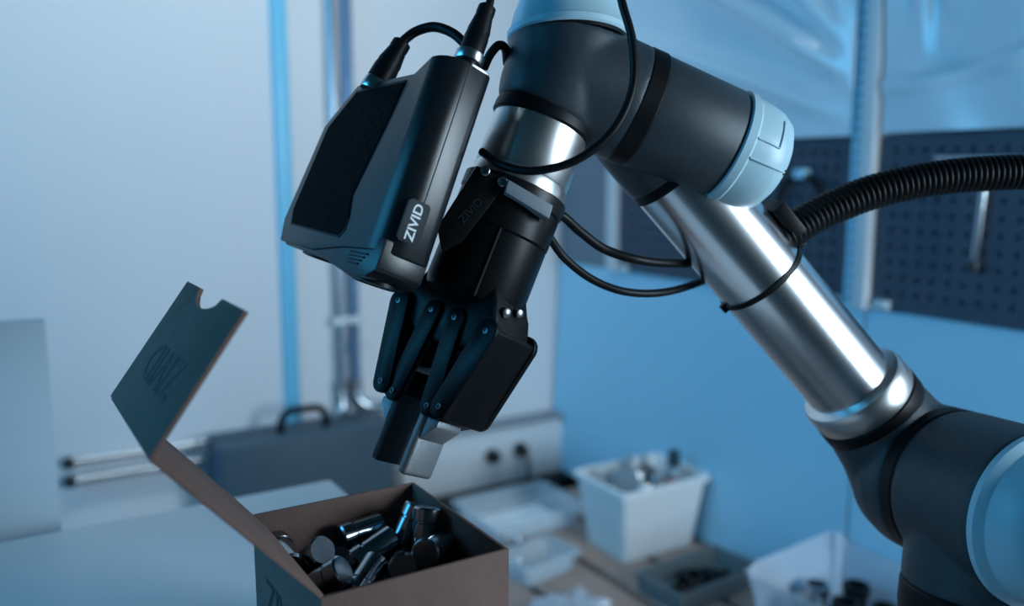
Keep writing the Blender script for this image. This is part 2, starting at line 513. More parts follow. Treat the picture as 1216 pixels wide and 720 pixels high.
# coiled black lead on a clip
c = onx(952, 214, WX - 0.035)
t = thing('hanging_lead', 'looped black lead hanging from a pale clip on the pegboard', 'cable', c + Vector((0, 0, -0.12)))
pts = [c + Vector((-0.004, 0.052 * math.cos(a), -0.045 + 0.055 * math.sin(a))) for a in (math.pi * (1.25 - 1.5 * i / 24) for i in range(25))]
link('loop', tube(pts, 0.006, 10), 'black_rubber', t)
link('clip', box(c.x - 0.012, c.x + 0.012, c.y - 0.013, c.y + 0.013, c.z + 0.003, c.z + 0.022, 0.002), 'panel_blue', t)
link('red_tag', box(c.x - 0.006, c.x + 0.004, c.y + 0.022, c.y + 0.040, c.z - 0.085, c.z - 0.075, 0.001), 'red_plastic', t)

# ---------------------------------------------------------------- table
t = thing('worktable', 'white worktable carrying the open cardboard box', 'table', (-0.4, 0.65, 0))
link('tabletop', box(-1.1, 0.372, 0.22, 1.066, 0.722, 0.750, 0.004), 'table_white', t)
for x in (-1.04, 0.31):
    for y in (0.28, 1.0):
        link('leg', box(x - 0.02, x + 0.02, y - 0.02, y + 0.02, 0.0, 0.722, 0.002), 'metal_leg', t)
link('apron', box(-1.04, 0.31, 0.985, 1.0, 0.66, 0.722), 'metal_leg', t)

# board standing behind the table
t = thing('standing_board', 'plain pale board standing upright behind the white table', 'board', (-0.3, 1.12, 0))
link('sheet', box(-0.75, 0.058, 1.112, 1.130, 0.06, 0.985, 0.003), 'white_board', t)
for x in (-0.65, -0.05):
    link('foot', box(x - 0.03, x + 0.03, 1.075, 1.17, 0.0, 0.06, 0.004), 'metal_leg', t)

# grey equipment case with a carrying handle
t = thing('equipment_case', 'dark grey hard case with a black carrying handle behind the table', 'case', (0.62, 1.97, 0))
link('body', box(0.412, 0.83, 1.905, 2.035, 0.012, 0.552, 0.010, 3), 'case_grey', t)
link('lid_seam', box(0.409, 0.833, 1.966, 1.972, 0.010, 0.5545, 0.002), 'black_plastic', t)
h = [Vector((x, 1.95, z)) for x, z in ((0.565, 0.548), (0.567, 0.580), (0.580, 0.597), (0.60, 0.600), (0.64, 0.600), (0.66, 0.597), (0.673, 0.580), (0.675, 0.548))]
link('handle', tube(spline(h, 4), 0.009, 12), 'black_rubber', t)
for x in (0.45, 0.79):
    link('foot', box(x - 0.02, x + 0.02, 1.92, 2.02, 0.0, 0.013), 'black_rubber', t)


# ---------------------------------------------------------------- pallets
def pallet(z0, label):
    t = thing('wooden_pallet', label, 'pallet', (1.02, 1.45, z0), 'stacked pallets')
    X0, Y0, Y1 = 0.640, 0.86, 1.885
    ws = (0.145, 0.120, 0.145, 0.120, 0.145); gap = (0.755 - sum(ws)) / 4
    x = X0
    for i, wd in enumerate(ws):
        link('top_board', box(x, x + wd, Y0 + 0.004 * (i % 2), Y1 - 0.005 * (i % 3), z0 + 0.122, z0 + 0.144, 0.002), 'wood', t, smooth=False)
        x += wd + gap
    for y in (Y0 + 0.005, (Y0 + Y1) / 2 - 0.07, Y1 - 0.15):
        link('cross_board', box(X0, X0 + 0.755, y, y + 0.14, z0 + 0.100, z0 + 0.122, 0.002), 'wood', t, smooth=False)
        for xx in (X0, X0 + 0.305, X0 + 0.61):
            link('block', box(xx, xx + 0.145, y + 0.01, y + 0.13, z0 + 0.022, z0 + 0.100, 0.002), 'wood', t, smooth=False)
    for xx in (X0, X0 + 0.305, X0 + 0.61):
        link('runner', box(xx, xx + 0.145, Y0, Y1, z0, z0 + 0.022, 0.002), 'wood', t, smooth=False)
    return t


pallet(0.0, 'lower wooden pallet of the stack standing on the floor')
pallet(0.144, 'upper wooden pallet carrying the bins and trays')
PZ = 0.288


def quad_loft(bm, rings):
    R = [[bm.verts.new(p) for p in r] for r in rings]
    for a, b in zip(R, R[1:]):
        n = len(a)
        for i in range(n): bm.faces.new((a[i], a[(i + 1) % n], b[(i + 1) % n], b[i]))
    bm.faces.new(R[0][::-1]); bm.faces.new(R[-1])
    return bm


def rrect(cx, cy, hx, hy, r, z, rot=0.0, n=4):
    out = []
    for qx, qy, a0 in ((1, 1, 0), (-1, 1, 90), (-1, -1, 180), (1, -1, 270)):
        for k in range(n + 1):
            a = math.radians(a0 + 90 * k / n)
            x = qx * (hx - r) + r * math.cos(a); y = qy * (hy - r) + r * math.sin(a)
            out.append(Vector((cx + x * math.cos(rot) - y * math.sin(rot), cy + x * math.sin(rot) + y * math.cos(rot), z)))
    return out


def tray_bm(cx, cy, hx, hy, z0, z1, flare, th, rim, r=0.012, rot=0.0):
    """Open container: outside up, over a rim, inside down (closed solid)."""
    rings = [rrect(cx, cy, hx - flare, hy - flare, r, z0, rot), rrect(cx, cy, hx, hy, r, z1 - 0.014, rot)]
    if rim: rings += [rrect(cx, cy, hx + rim, hy + rim, r, z1 - 0.013, rot), rrect(cx, cy, hx + rim, hy + rim, r, z1 - 0.002, rot)]
    rings += [rrect(cx, cy, hx + rim * 0.7, hy + rim * 0.7, r, z1, rot), rrect(cx, cy, hx - th, hy - th, r, z1, rot),
              rrect(cx, cy, hx - flare - th, hy - flare - th, r, z0 + th, rot)]
    return quad_loft(bmesh.new(), rings)


# white bin with workshop odds and ends
single('storage_bin', tray_bm(1.273, 1.503, 0.121, 0.092, PZ, 0.460, 0.020, 0.004, 0.008, 0.014, 0.0), 'bin_white',
       'white plastic bin full of odds and ends on the pallet', 'bin')
FL = PZ + 0.006
t = thing('spray_bottle', 'bottle with a dark cap standing in the white bin', 'bottle', (1.348, 1.475, FL), 'odds and ends in the white bin')
link('body', lathe(Vector((1.348, 1.475, FL)), Vector((0, 0, 1)), [(0.020, 0), (0.022, 0.005), (0.022, 0.155), (0.017, 0.172), (0.011, 0.18)], seg=28), 'bottle_blue', t)
link('cap', lathe(Vector((1.348, 1.475, FL + 0.178)), Vector((0, 0, 1)), [(0.015, 0), (0.016, 0.003), (0.015, 0.032), (0.011, 0.037), (0, 0.038)], seg=24), 'dark_teal', t)
single('tin_lid', lathe(Vector((1.205, 1.470, 0.462)), Vector((-0.75, -0.6, 0.25)), [(0.030, 0), (0.031, 0.002), (0.031, 0.010), (0.028, 0.011), (0, 0.011)], seg=32), 'grey_plastic',
       'round grey tin lid standing on edge in the white bin', 'lid', 'odds and ends in the white bin')
t = thing('steel_cup', 'shiny steel cup lying in the white bin', 'cup', (1.26, 1.47, 0.41), 'odds and ends in the white bin')
link('shell', lathe(Vector((1.265, 1.480, 0.452)), Vector((-0.5, -0.7, 0.45)), [(0.020, -0.03), (0.026, 0), (0.028, 0.03), (0.026, 0.03), (0.023, 0.0), (0.0, -0.01)], seg=32), 'chrome', t)
link('rim', lathe(Vector((1.265, 1.480, 0.452)) + Vector((-0.5, -0.7, 0.45)).normalized() * 0.029, Vector((-0.5, -0.7, 0.45)), [(0.026, 0), (0.030, 0.001), (0.030, 0.003), (0.026, 0.003)], seg=32, caps=False), 'chrome', t)
single('red_clamp', box(1.285, 1.322, 1.425, 1.442, 0.425, 0.458, 0.005), 'red_plastic', 'small dull red plastic piece against the near wall of the white bin', 'plastic piece', 'odds and ends in the white bin')
single('grey_bracket', prism([(0, 0), (0.07, 0), (0.07, 0.012), (0.012, 0.012), (0.012, 0.06), (0, 0.06)], basis(Vector((1.270, 1.545, 0.422)), Vector((0.8, -0.6, 0)), Vector((0.1, 0.2, 1)).normalized(), Vector((0.6, 0.8, -0.1)).normalized()), 0, 0.03, 0.002), 'grey_plastic',
       'angled grey bracket at the back of the white bin', 'bracket', 'odds and ends in the white bin')
single('white_tube', lathe(Vector((1.222, 1.436, 0.435)), Vector((0.0, 0.02, 1)), [(0.008, -0.03), (0.009, 0.02), (0.008, 0.028), (0.005, 0.03)], seg=18), 'bin_white',
       'small white tube in the near corner of the white bin', 'tube', 'odds and ends in the white bin')
single('filler_block', box(1.185, 1.325, 1.432, 1.565, FL, 0.405, 0.01), 'dark_teal', 'dark filler block lying at the bottom of the white bin', 'filler block', 'odds and ends in the white bin')  # filler block taking up the space under the odds and ends

# grey tray with black hardware
single('parts_tray', tray_bm(1.231, 1.262, 0.118, 0.066, PZ, 0.332, 0.004, 0.005, 0.0, 0.006, 0.06), 'tray_grey',
       'shallow dark grey tray of black parts beside the white bin', 'tray')
ring_bm = None
spots = [(1.17, 1.255, 0, 0.3), (1.20, 1.235, 1, 1.2), (1.225, 1.268, 0, 2.0), (1.255, 1.245, 1, 0.1), (1.275, 1.278, 0, 1.0), (1.30, 1.255, 1, 2.2), (1.205, 1.282, 1, 0.8), (1.245, 1.29, 0, 0.2)]
names = ('near the left end', 'second from the left along the front', 'in the middle', 'right of the middle', 'towards the right end', 'at the right end', 'behind the middle', 'against the back wall')
for (x, y, kd, a), nm in zip(spots, names):
    z = PZ + 0.006
    if kd == 0:
        t = thing('shaft_collar', 'black ring-shaped collar in the grey tray, ' + nm, 'collar', (x, y, z), 'black parts in the grey tray')
        link('ring', lathe(Vector((x, y, z)), Vector((0, 0, 1)), [(0.011, 0), (0.019, 0), (0.019, 0.014), (0.011, 0.014), (0.011, 0)], seg=24, caps=False), 'black_anod', t)
        link('screw', lathe(Vector((x + 0.019 * math.cos(a), y + 0.019 * math.sin(a), z + 0.007)), Vector((math.cos(a), math.sin(a), 0)), [(0.004, -0.002), (0.004, 0.004)], seg=12), 'screw_steel', t)
    else:
        t = thing('hex_bolt', 'black hexagon bolt lying in the grey tray, ' + nm, 'bolt', (x, y, z), 'black parts in the grey tray')
        d = Vector((math.cos(a), math.sin(a), 0)); o = Vector((x, y, z + 0.012))
        link('shank', lathe(o, d, [(0.007, 0), (0.007, 0.035), (0.006, 0.037)], seg=16), 'black_anod', t)
        link('head', lathe(o, d, [(0.0125, -0.010), (0.0125, 0)], seg=6), 'black_anod', t, smooth=False)

# flat clear plastic tray and clear packs
t = thing('clear_tray', 'shallow clear plastic tray with a raised rim by the wall trunking', 'tray', (1.09, 1.745, PZ))
link('shell', tray_bm(1.09, 1.742, 0.128, 0.098, PZ + 0.001, 0.345, 0.012, 0.003, 0.012, 0.02, 0.0), 'clear_plastic', t)
link('paper_liner', box(1.005, 1.185, 1.67, 1.815, PZ + 0.006, PZ + 0.010), 'bin_white', t)
t = thing('clear_pack', 'small clear plastic pack with two bright studs beside the cardboard box', 'pack', (0.98, 1.48, PZ))
link('shell', tray_bm(0.985, 1.50, 0.075, 0.05, PZ + 0.001, 0.335, 0.006, 0.003, 0.008, 0.012, 0.2), 'clear_plastic', t)
for px, py in ((615, 641), (616, 668)):
    p = onz(px, py, 0.325)
    link('stud', lathe(Vector((p.x, p.y, PZ + 0.004)), Vector((0, 0, 1)), [(0.010, 0), (0.010, 0.035), (0.006, 0.042), (0, 0.043)], seg=18), 'chrome', t)


def bag(name, cx, cy, hx, hy, z0, h, seed, label, dents=0.012):
    rnd = random.Random(seed); ph = [rnd.uniform(0, 6.28) for _ in range(6)]
    bm = bmesh.new(); nu, nv = 40, 14
    rows = []
    for j in range(nv + 1):
        b = j / nv; z = z0 + h * math.sin(b * math.pi / 2)
        k = math.cos(b * math.pi / 2) ** 0.45 if b < 1 else 0.0
        if j == nv: rows.append([bm.verts.new((cx, cy, z))]); continue
        row = []
        for i in range(nu):
            a = 2 * math.pi * i / nu
            d = dents * (math.sin(5 * a + ph[0] + 4 * b) + 0.7 * math.sin(9 * a + ph[1] - 6 * b) + 0.5 * math.sin(15 * a + ph[2]))
            ca, sa = math.cos(a), math.sin(a)
            ex = 0.55
            x = (hx * k + d * k) * math.copysign(abs(ca) ** ex, ca); y = (hy * k + d * k) * math.copysign(abs(sa) ** ex, sa)
            row.append(bm.verts.new((cx + x, cy + y, z + (0.6 * d if 0 < j else 0))))
        rows.append(row)
    for a, b in zip(rows, rows[1:]):
        for i in range(nu):
            if len(b) == 1: bm.faces.new((a[i], a[(i + 1) % nu], b[0]))
            else: bm.faces.new((a[i], a[(i + 1) % nu], b[(i + 1) % nu], b[i]))
    bm.faces.new(rows[0][::-1])
    return single(name, bm, 'bag_plastic', label, 'plastic bag', angle=25)


bag('plastic_bag', 0.93, 1.30, 0.075, 0.06, PZ + 0.001, 0.035, 3, 'crumpled clear plastic bag lying on the pallet beside the cardboard box', 0.006)
bag('plastic_bag', 1.095, 1.075, 0.06, 0.035, PZ + 0.001, 0.045, 8, 'small pale blue plastic bag in front of the grey tray', 0.005)

# clear box full of parts, lower right
def bag_box(cx, cy, hx, hy, z0, z1):
    ph = random.Random(5); P_ = [ph.uniform(0, 6.28) for _ in range(8)]
    rings = []
    for lev in range(9):
        f = lev / 8
        ring = rrect(cx, cy, hx - 0.028 * (1 - f), hy - 0.028 * (1 - f), 0.03, z0 + (z1 - z0) * f, 0.04, 12)
        for k, p in enumerate(ring):
            a = 2 * math.pi * k / len(ring)
            d = 0.006 * f * (math.sin(7 * a + P_[0] + 3 * f) + 0.7 * math.sin(13 * a + P_[1] - 4 * f) + 0.5 * math.sin(23 * a + P_[2]))
            o = Vector((p.x - cx, p.y - cy, 0)).normalized()
            p += o * d * 0.8; p.x = min(p.x, 1.392)
            if lev == 8: p.z += 0.012 * math.sin(2 * a + P_[3]) + 0.004 * math.sin(7 * a + P_[4])
        rings.append(ring)
    inner = [[p + (Vector((cx, cy, p.z)) - p).normalized() * 0.002 + Vector((0, 0, 0.002 if q == 0 else 0)) for p in r] for q, r in enumerate(rings)]
    return quad_loft(bmesh.new(), rings + inner[::-1])


single('clear_box', bag_box(1.255, 0.915, 0.132, 0.128, PZ + 0.001, 0.452), 'bag_plastic',
       'milky crumpled plastic box of metal parts under the robot elbow', 'box', angle=50)
bits = [((1.195, 0.955), 0.2, 'grey_plastic', 'left'), ((1.255, 0.985), 0.5, 'chrome', 'middle'), ((1.245, 0.915), 1.2, 'black_anod', 'front'), ((1.315, 0.945), 2.0, 'black_anod', 'right'), ((1.285, 0.865), 0.3, 'black_anod', 'near')]
for (x, y), a, mm, nm in bits:
    t = thing('pipe_fitting', {'left': 'grey pipe fitting at the left of the clear box', 'middle': 'shiny chrome pipe fitting glinting in the clear box', 'front': 'black pipe fitting at the front of the clear box', 'right': 'black pipe fitting deep at the right of the clear box', 'near': 'black pipe fitting at the nearest side of the clear box'}[nm], 'fitting', (x, y, PZ + 0.005), 'fittings in the clear box')
    d = Vector((math.cos(a), math.sin(a), 0.0)); o = Vector((x, y, PZ + 0.005)); up = Vector((0, 0, 1))
    link('barrel', lathe(o, up, [(0.019, 0), (0.024, 0), (0.024, 0.015), (0.020, 0.018), (0.020, 0.095), (0.024, 0.098), (0.024, 0.115), (0.018, 0.115), (0.016, 0.07)], seg=28), mm, t)
    link('branch', lathe(o + up * 0.055, d, [(0.016, 0), (0.016, 0.026), (0.019, 0.028), (0.019, 0.034), (0.013, 0.034), (0.012, 0.02)], seg=28), mm, t)

# ================================================================== the cardboard box
BX0, BX1, BY0, BY1, BZ0, BZ1 = 0.1635, 0.2995, 0.4925, 0.6490, 0.7505, 0.890
TH = 0.003
cb = thing('cardboard_box', 'open brown cardboard box full of steel cylinders on the white table', 'box', ((BX0 + BX1) / 2, (BY0 + BY1) / 2, BZ0))
link('bottom_panel', box(BX0, BX1, BY0, BY1, BZ0, BZ0 + TH), 'cardboard', cb, smooth=False)
link('side_panel', box(BX0, BX1, BY0, BY0 + TH, BZ0 + TH, BZ1, 0.0006), 'cardboard', cb)
link('side_panel', box(BX0, BX1, BY1 - TH, BY1, BZ0 + TH, BZ1, 0.0006), 'cardboard', cb)
lp = link('side_panel', box(BX0, BX0 + TH, BY0 + TH, BY1 - TH, BZ0 + TH, BZ1 - 0.001, 0.0006), 'cardboard', cb)
link('side_panel', box(BX1 - TH, BX1, BY0 + TH, BY1 - TH, BZ0 + TH, BZ1, 0.0006), 'cardboard', cb)
m = basis(Vector((BX0 - 0.0002, 0.572, 0.838)), Vector((0, -1, 0)), Vector((0, 0, 1)), Vector((-1, 0, 0)))
link('printed_lettering', text_bm('ZIVID', 0.036, m, 0.0001, 0.012), 'print_dark', lp, smooth=False)
# lid and tuck flap: polygons in the X-Z plane swept along Y, with slightly inset sides
hx, hz = BX0 + 0.001, BZ1
ex, ez = 0.0712, 0.9955
fx, fz = 0.1262, 1.0725
d = Vector((ex - hx, 0, ez - hz)); ln = d.length; dx = d.normalized(); Yv = Vector((0, 1, 0))
m = basis(Vector((hx, BY0, hz)), dx, Yv, dx.cross(Yv))
W = BY1 - BY0
lid = link('lid', prism([(0, 0.0), (ln, 0.0), (ln, W - 0.001), (ln * 0.9, W - 0.002), (0.03, W - 0.018), (0, W - 0.034)], m, -0.0015, 0.0015, 0.0005), 'cardboard', cb)
d2 = Vector((fx - ex, 0, fz - ez)); l2 = d2.length; dy = d2.normalized()
m = basis(Vector((ex, BY0, ez)), dy, Yv, dy.cross(Yv))
n0, n1 = W * 0.36, W * 0.70
notch = [(l2, n0 - 0.004)] + [(l2 - 0.001 - 0.0115 * math.sin(math.pi * (0.10 + 0.86 * k / 8)) ** 0.45 * (0.75 + 0.35 * k / 8), n0 + (n1 - n0) * k / 8) for k in range(9)] + [(l2, n1 + 0.004)]
flap = link('tuck_flap', prism([(0, 0.0), (l2, 0.0)] + notch + [(l2, W - 0.002), (0.0, W)], m, -0.0015, 0.0015, 0.0004), 'cardboard', lid)
nn = Yv.cross(-dy)
m = basis(Vector((ex, BY0, ez)) + dy * (l2 * 0.42) + Yv * (W * 0.50) + nn * 0.0017, Yv, -dy, nn)
pl = text_bm('ZIVID', 0.036, m, 0.0001, 0.012, 0.95)
o = link('printed_lettering', pl, 'print_dark', lid, smooth=False)

# ---- steel cylinders piled in the box
PILE = [
((0.2767,0.6108,0.8680),(0.498,0.029,0.867)), ((0.2811,0.5884,0.8720),(0.202,0.170,0.965)), ((0.2445,0.6319,0.8641),(-0.991,-0.132,-0.037)),
((0.2738,0.6255,0.8469),(-0.813,0.557,-0.170)), ((0.2000,0.6194,0.8581),(0.171,-0.813,0.557)), ((0.1792,0.6250,0.8627),(-0.012,0.993,0.120)),
((0.2223,0.6247,0.8399),(-0.141,-0.626,0.767)), ((0.1907,0.5685,0.8619),(0.617,-0.555,0.558)), ((0.2424,0.5992,0.8616),(-0.934,-0.077,-0.348)),
((0.2223,0.5675,0.8562),(-0.732,-0.607,-0.311)), ((0.2527,0.5699,0.8586),(-0.365,-0.881,0.302)), ((0.2742,0.5584,0.8707),(-0.739,-0.640,0.209)),
((0.2747,0.5604,0.8496),(-0.678,-0.707,0.204)), ((0.2649,0.5738,0.8367),(-0.656,-0.739,0.153)), ((0.2425,0.6233,0.8386),(-0.145,-0.911,0.386)),
((0.2304,0.5803,0.7653),(-0.765,0.645,0.000)), ((0.1819,0.5481,0.7706),(0.187,0.935,-0.300)), ((0.1817,0.6116,0.7733),(0.000,0.000,-1.000)),
((0.2550,0.6025,0.7653),(-0.816,-0.577,0.000)), ((0.2125,0.5385,0.7653),(-0.845,-0.534,-0.000)), ((0.2580,0.5889,0.7840),(0.935,0.297,-0.192)),
((0.2764,0.6341,0.7653),(-1.000,-0.000,0.000)), ((0.2340,0.5188,0.7654),(-0.590,-0.807,0.000)), ((0.2840,0.6228,0.7855),(0.029,-0.951,-0.308)),
((0.2765,0.5302,0.7654),(-1.000,-0.013,0.000)), ((0.2065,0.5590,0.7752),(0.464,0.594,-0.657)), ((0.2765,0.5074,0.7763),(-0.501,0.000,-0.865)),
((0.2022,0.5945,0.7733),(-0.000,0.000,-1.000)), ((0.1942,0.5074,0.7653),(1.000,-0.000,0.000)), ((0.2688,0.5681,0.7823),(0.714,0.009,0.700)),
((0.1785,0.5636,0.8016),(0.000,-0.911,-0.412)), ((0.1793,0.5820,0.7762),(-0.036,-0.411,0.911)), ((0.2846,0.5513,0.7759),(-0.000,-0.661,0.750)),
((0.2750,0.6029,0.8016),(-0.626,0.738,-0.253)), ((0.2340,0.6341,0.7747),(-0.793,-0.000,-0.610)), ((0.1784,0.6341,0.7732),(-0.000,0.000,1.000)),
((0.2416,0.5512,0.7781),(0.658,-0.475,-0.584)), ((0.2284,0.6114,0.7733),(-0.000,-0.000,1.000)), ((0.1987,0.5368,0.7994),(0.052,0.860,0.507)),
((0.2446,0.5074,0.7824),(-0.861,-0.000,0.509)), ((0.2646,0.5187,0.7953),(0.299,0.894,-0.335)), ((0.2004,0.6267,0.7733),(-0.000,0.000,-1.000)),
((0.1899,0.5074,0.7879),(1.000,0.000,0.000)), ((0.2234,0.5802,0.7931),(-0.493,-0.496,-0.715)), ((0.2297,0.6164,0.8038),(0.771,-0.637,0.000)),
((0.2593,0.6231,0.8236),(0.536,0.838,-0.103)), ((0.1996,0.5653,0.8112),(0.369,0.455,-0.810)), ((0.2465,0.5362,0.7950),(-0.270,-0.859,-0.435)),
((0.2522,0.6325,0.8014),(0.690,-0.081,-0.720)), ((0.2211,0.5291,0.7956),(-0.158,-0.841,0.518)), ((0.2846,0.5480,0.8092),(0.000,-0.998,-0.059)),
((0.2558,0.5824,0.8074),(-0.234,0.964,0.122)), ((0.1982,0.6203,0.8149),(-0.542,-0.213,-0.813)), ((0.2845,0.6215,0.8172),(0.000,-0.308,0.951)),
((0.2104,0.5894,0.8137),(-0.264,0.713,-0.649)), ((0.2341,0.5650,0.8144),(-0.665,-0.358,-0.655)), ((0.1868,0.6038,0.8299),(0.517,-0.464,-0.720)),
((0.2254,0.5993,0.8305),(-0.921,0.177,0.346)), ((0.2493,0.5224,0.8141),(0.613,0.765,0.197)), ((0.2708,0.5418,0.8272),(0.572,-0.602,0.557)),
((0.2738,0.5124,0.8176),(0.767,0.280,-0.577)), ((0.2271,0.5317,0.8191),(0.127,0.850,-0.512)), ((0.2008,0.5180,0.8189),(0.012,-0.948,-0.317)),
((0.1784,0.5185,0.8107),(0.000,-1.000,-0.007)), ((0.2234,0.5541,0.8316),(-0.928,0.233,-0.292))]
LABELS = [
"thick bright steel cylinder standing tilted on top of the pile, near the far corner",
"dark shiny steel cylinder standing upright at the right of the pile",
"bright steel cylinder lying along the back wall of the box",
"steel cylinder lying low behind the tilted and the upright cylinders",
"steel cylinder leaning with its bright round face up, at the left of the pile",
"steel cylinder tucked in the left corner under the box lid hinge",
"dark steel cylinder half hidden behind the one at the front left",
"steel cylinder lying across the front left corner of the pile",
"steel cylinder lying in the middle of the pile",
"steel cylinder lying along the front edge of the pile",
"steel cylinder with its dark round end facing the front, mid pile",
"steel cylinder with its round end facing forward at the right front",
"dark steel cylinder below the right front one, against the right wall",
"steel cylinder lying low by the front right edge of the pile",
"steel cylinder low against the back wall of the box"
]
LABELS += ['steel cylinder buried under the others in the cardboard box'] * (len(PILE) - len(LABELS))


def steel_cylinder():
    t = thing('steel_cylinder', '', 'cylinder', (0, 0, 0), 'steel cylinders in the cardboard box')
    link('barrel', lathe(Vector((0, 0, -0.0190)), Vector((0, 0, 1)), [(0.0085, 0), (0.0104, 0.0018), (0.0104, 0.0255), (0.0095, 0.0260), (0.0095, 0.0275)], seg=32), 'bolt_steel', t, local=True)
    link('collar', lathe(Vector((0, 0, 0.0085)), Vector((0, 0, 1)), [(0.0100, 0), (0.0112, 0.0006), (0.0112, 0.0092), (0.0098, 0.0105), (0.0, 0.0105)], seg=32), 'bolt_steel', t, local=True)
    return t


proto = None
for i, (loc, ax) in enumerate(PILE):
    if proto is None: o = proto = steel_cylinder()
    else: o = copy_tree(proto)
    o.location = loc
    o.rotation_mode = 'QUATERNION'
    o.rotation_quaternion = Vector(ax).to_track_quat('Z', 'Y')
    o['label'] = LABELS[i]

# ================================================================== the robot arm
T0 = PT(690, 30, 0.675); T1 = PT(492, 530, 0.645)
TA = (T1 - T0).normalized()
def TS(s): return T0 + TA * s

arm = thing('industrial_robot', 'dark grey robot arm with pale blue caps and bright steel tubes', 'robot', (0.72, 0.42, 0.0))
def fuse(o, vox=0.0016, it=24):
    # blend crossing cylinders of one casting into a single skin with soft fillets
    r = o.modifiers.new('fuse', 'REMESH'); r.mode = 'VOXEL'; r.voxel_size = vox; r.use_smooth_shade = True
    q = o.modifiers.new('fillet', 'SMOOTH'); q.factor = 0.5; q.iterations = it
    return o


# wrist with the tool flange
WC = PT(671, 91, 0.671)                        # crossing of the two wrist axes
W2E = PT(856, 172, 0.694)
WA = (W2E - WC).normalized()
wl = (W2E - WC).length
CC = PT(675, 50, 0.672); CA = VC(0.0, -1.0, 0.05).normalized()      # cap axis of the wrist elbow
hs_ = (WC - T0).dot(TA)
td = TS(0.079) - WC; tl_ = td.length
bm = lathe(WC, td, [(0.0466, 0.0), (0.0463, tl_ * 0.25), (0.0448, tl_ * 0.55), (0.0418, tl_ * 0.85), (0.0395, tl_)], seg=64)
add_lathe(bm, CC, WC - CC, [(0.0464, 0.0), (0.0466, 0.003), (0.0466, (CC - WC).length)], seg=64)
add_lathe(bm, WC, WA, [(0.0466, 0.0), (0.0464, 0.052), (0.0455, 0.056)], seg=64)
add_lathe(bm, WC, TA, [(0.0, -0.0466)] + [(0.0466 * math.sin(math.pi * k / 20), -0.0466 * math.cos(math.pi * k / 20)) for k in range(1, 20)] + [(0.0, 0.0466)], seg=64)
wr = fuse(link('wrist_housing', bm, 'arm_grey', arm, angle=180))
link('seal_ring', lathe(T0, TA, [(0.0385, 0.077), (0.0394, 0.080), (0.0394, 0.0865), (0.0375, 0.088)], seg=64), 'black_rubber', arm)
link('wrist_cap', lathe(CC, CA, [(0.0460, 0.0005), (0.0474, 0.0020), (0.0474, 0.0060), (0.0455, 0.0080), (0.0425, 0.020), (0.0370, 0.034), (0.0290, 0.044), (0.016, 0.050), (0.0, 0.052)], seg=64), 'arm_cap', arm)
link('cap_gap', lathe(CC, CA, [(0.0452, -0.002), (0.0452, 0.002)], seg=64), 'black_rubber', arm)
link('tool_flange', lathe(T0, TA, [(0.0368, 0.086), (0.0372, 0.089), (0.0372, 0.128), (0.0366, 0.129), (0.0372, 0.130), (0.0372, 0.139)], seg=64), 'flange_steel', arm)
# second wrist joint towards the right
link('seal_ring', lathe(WC, WA, [(0.0445, 0.0525), (0.0466, 0.0540), (0.0466, 0.0660), (0.0450, 0.068)], seg=64), 'black_rubber', arm)
link('joint_housing', lathe(WC, WA, [(0.0450, 0.066), (0.0456, 0.069), (0.0450, wl - 0.003), (0.0435, wl)], seg=64), 'arm_grey', arm)
link('cap_gap', lathe(WC, WA, [(0.0425, wl - 0.003), (0.0425, wl + 0.003)], seg=64), 'black_rubber', arm)
CP = [(0.0445, 0.001), (0.0462, 0.002), (0.0462, 0.0085), (0.0445, 0.0105), (0.0440, 0.022), (0.0415, 0.034), (0.0370, 0.042), (0.0290, 0.047), (0.0160, 0.0495), (0.0, 0.050)]
cap = link('joint_cap', lathe(W2E, WA, CP, seg=64), 'arm_cap', arm)


def cap_pt(o, ax, prof, ang, h, lift=0.0004):
    x, y, z = frame_of(ax)
    for (r0, h0), (r1, h1) in zip(prof, prof[1:]):
        if h0 <= h <= h1: r = r0 + (r1 - r0) * (h - h0) / max(1e-6, h1 - h0); break
    return o + z * h + (x * math.cos(ang) + y * math.sin(ang)) * (r + lift)


# ridges on the cap: find the angle that faces the camera
def face_angle(o, ax, v):
    x, y, z = frame_of(ax)
    return math.atan2(v.dot(y), v.dot(x))
fa = face_angle(W2E, WA, CAM - W2E)
fu = face_angle(W2E, WA, Vector((0, 0, 1)))
sgn = 1 if math.sin(fu - fa) > 0 else -1
def ridge(a0, h0, a1, h1, r=0.0007):
    pts = [cap_pt(W2E, WA, CP, a0 + (a1 - a0) * k / 8, h0 + (h1 - h0) * k / 8) for k in range(9)]
    link('ridge', tube(pts, r, 8), 'arm_cap', cap)
ridge(fa, 0.010, fa, 0.044, 0.0010)
ridge(fa + sgn * 0.35, 0.010, fa + sgn * 0.35, 0.030)
ridge(fa + sgn * 0.35, 0.030, fa + sgn * 0.95, 0.030)
p = cap_pt(W2E, WA, CP, fa, 0.0445)
link('cap_screw', lathe(p, (p - (W2E + WA * 0.03)), [(0.0022, -0.001), (0.0022, 0.0012), (0.0012, 0.0012), (0.0012, 0.0004)], seg=16), 'black_anod', cap)

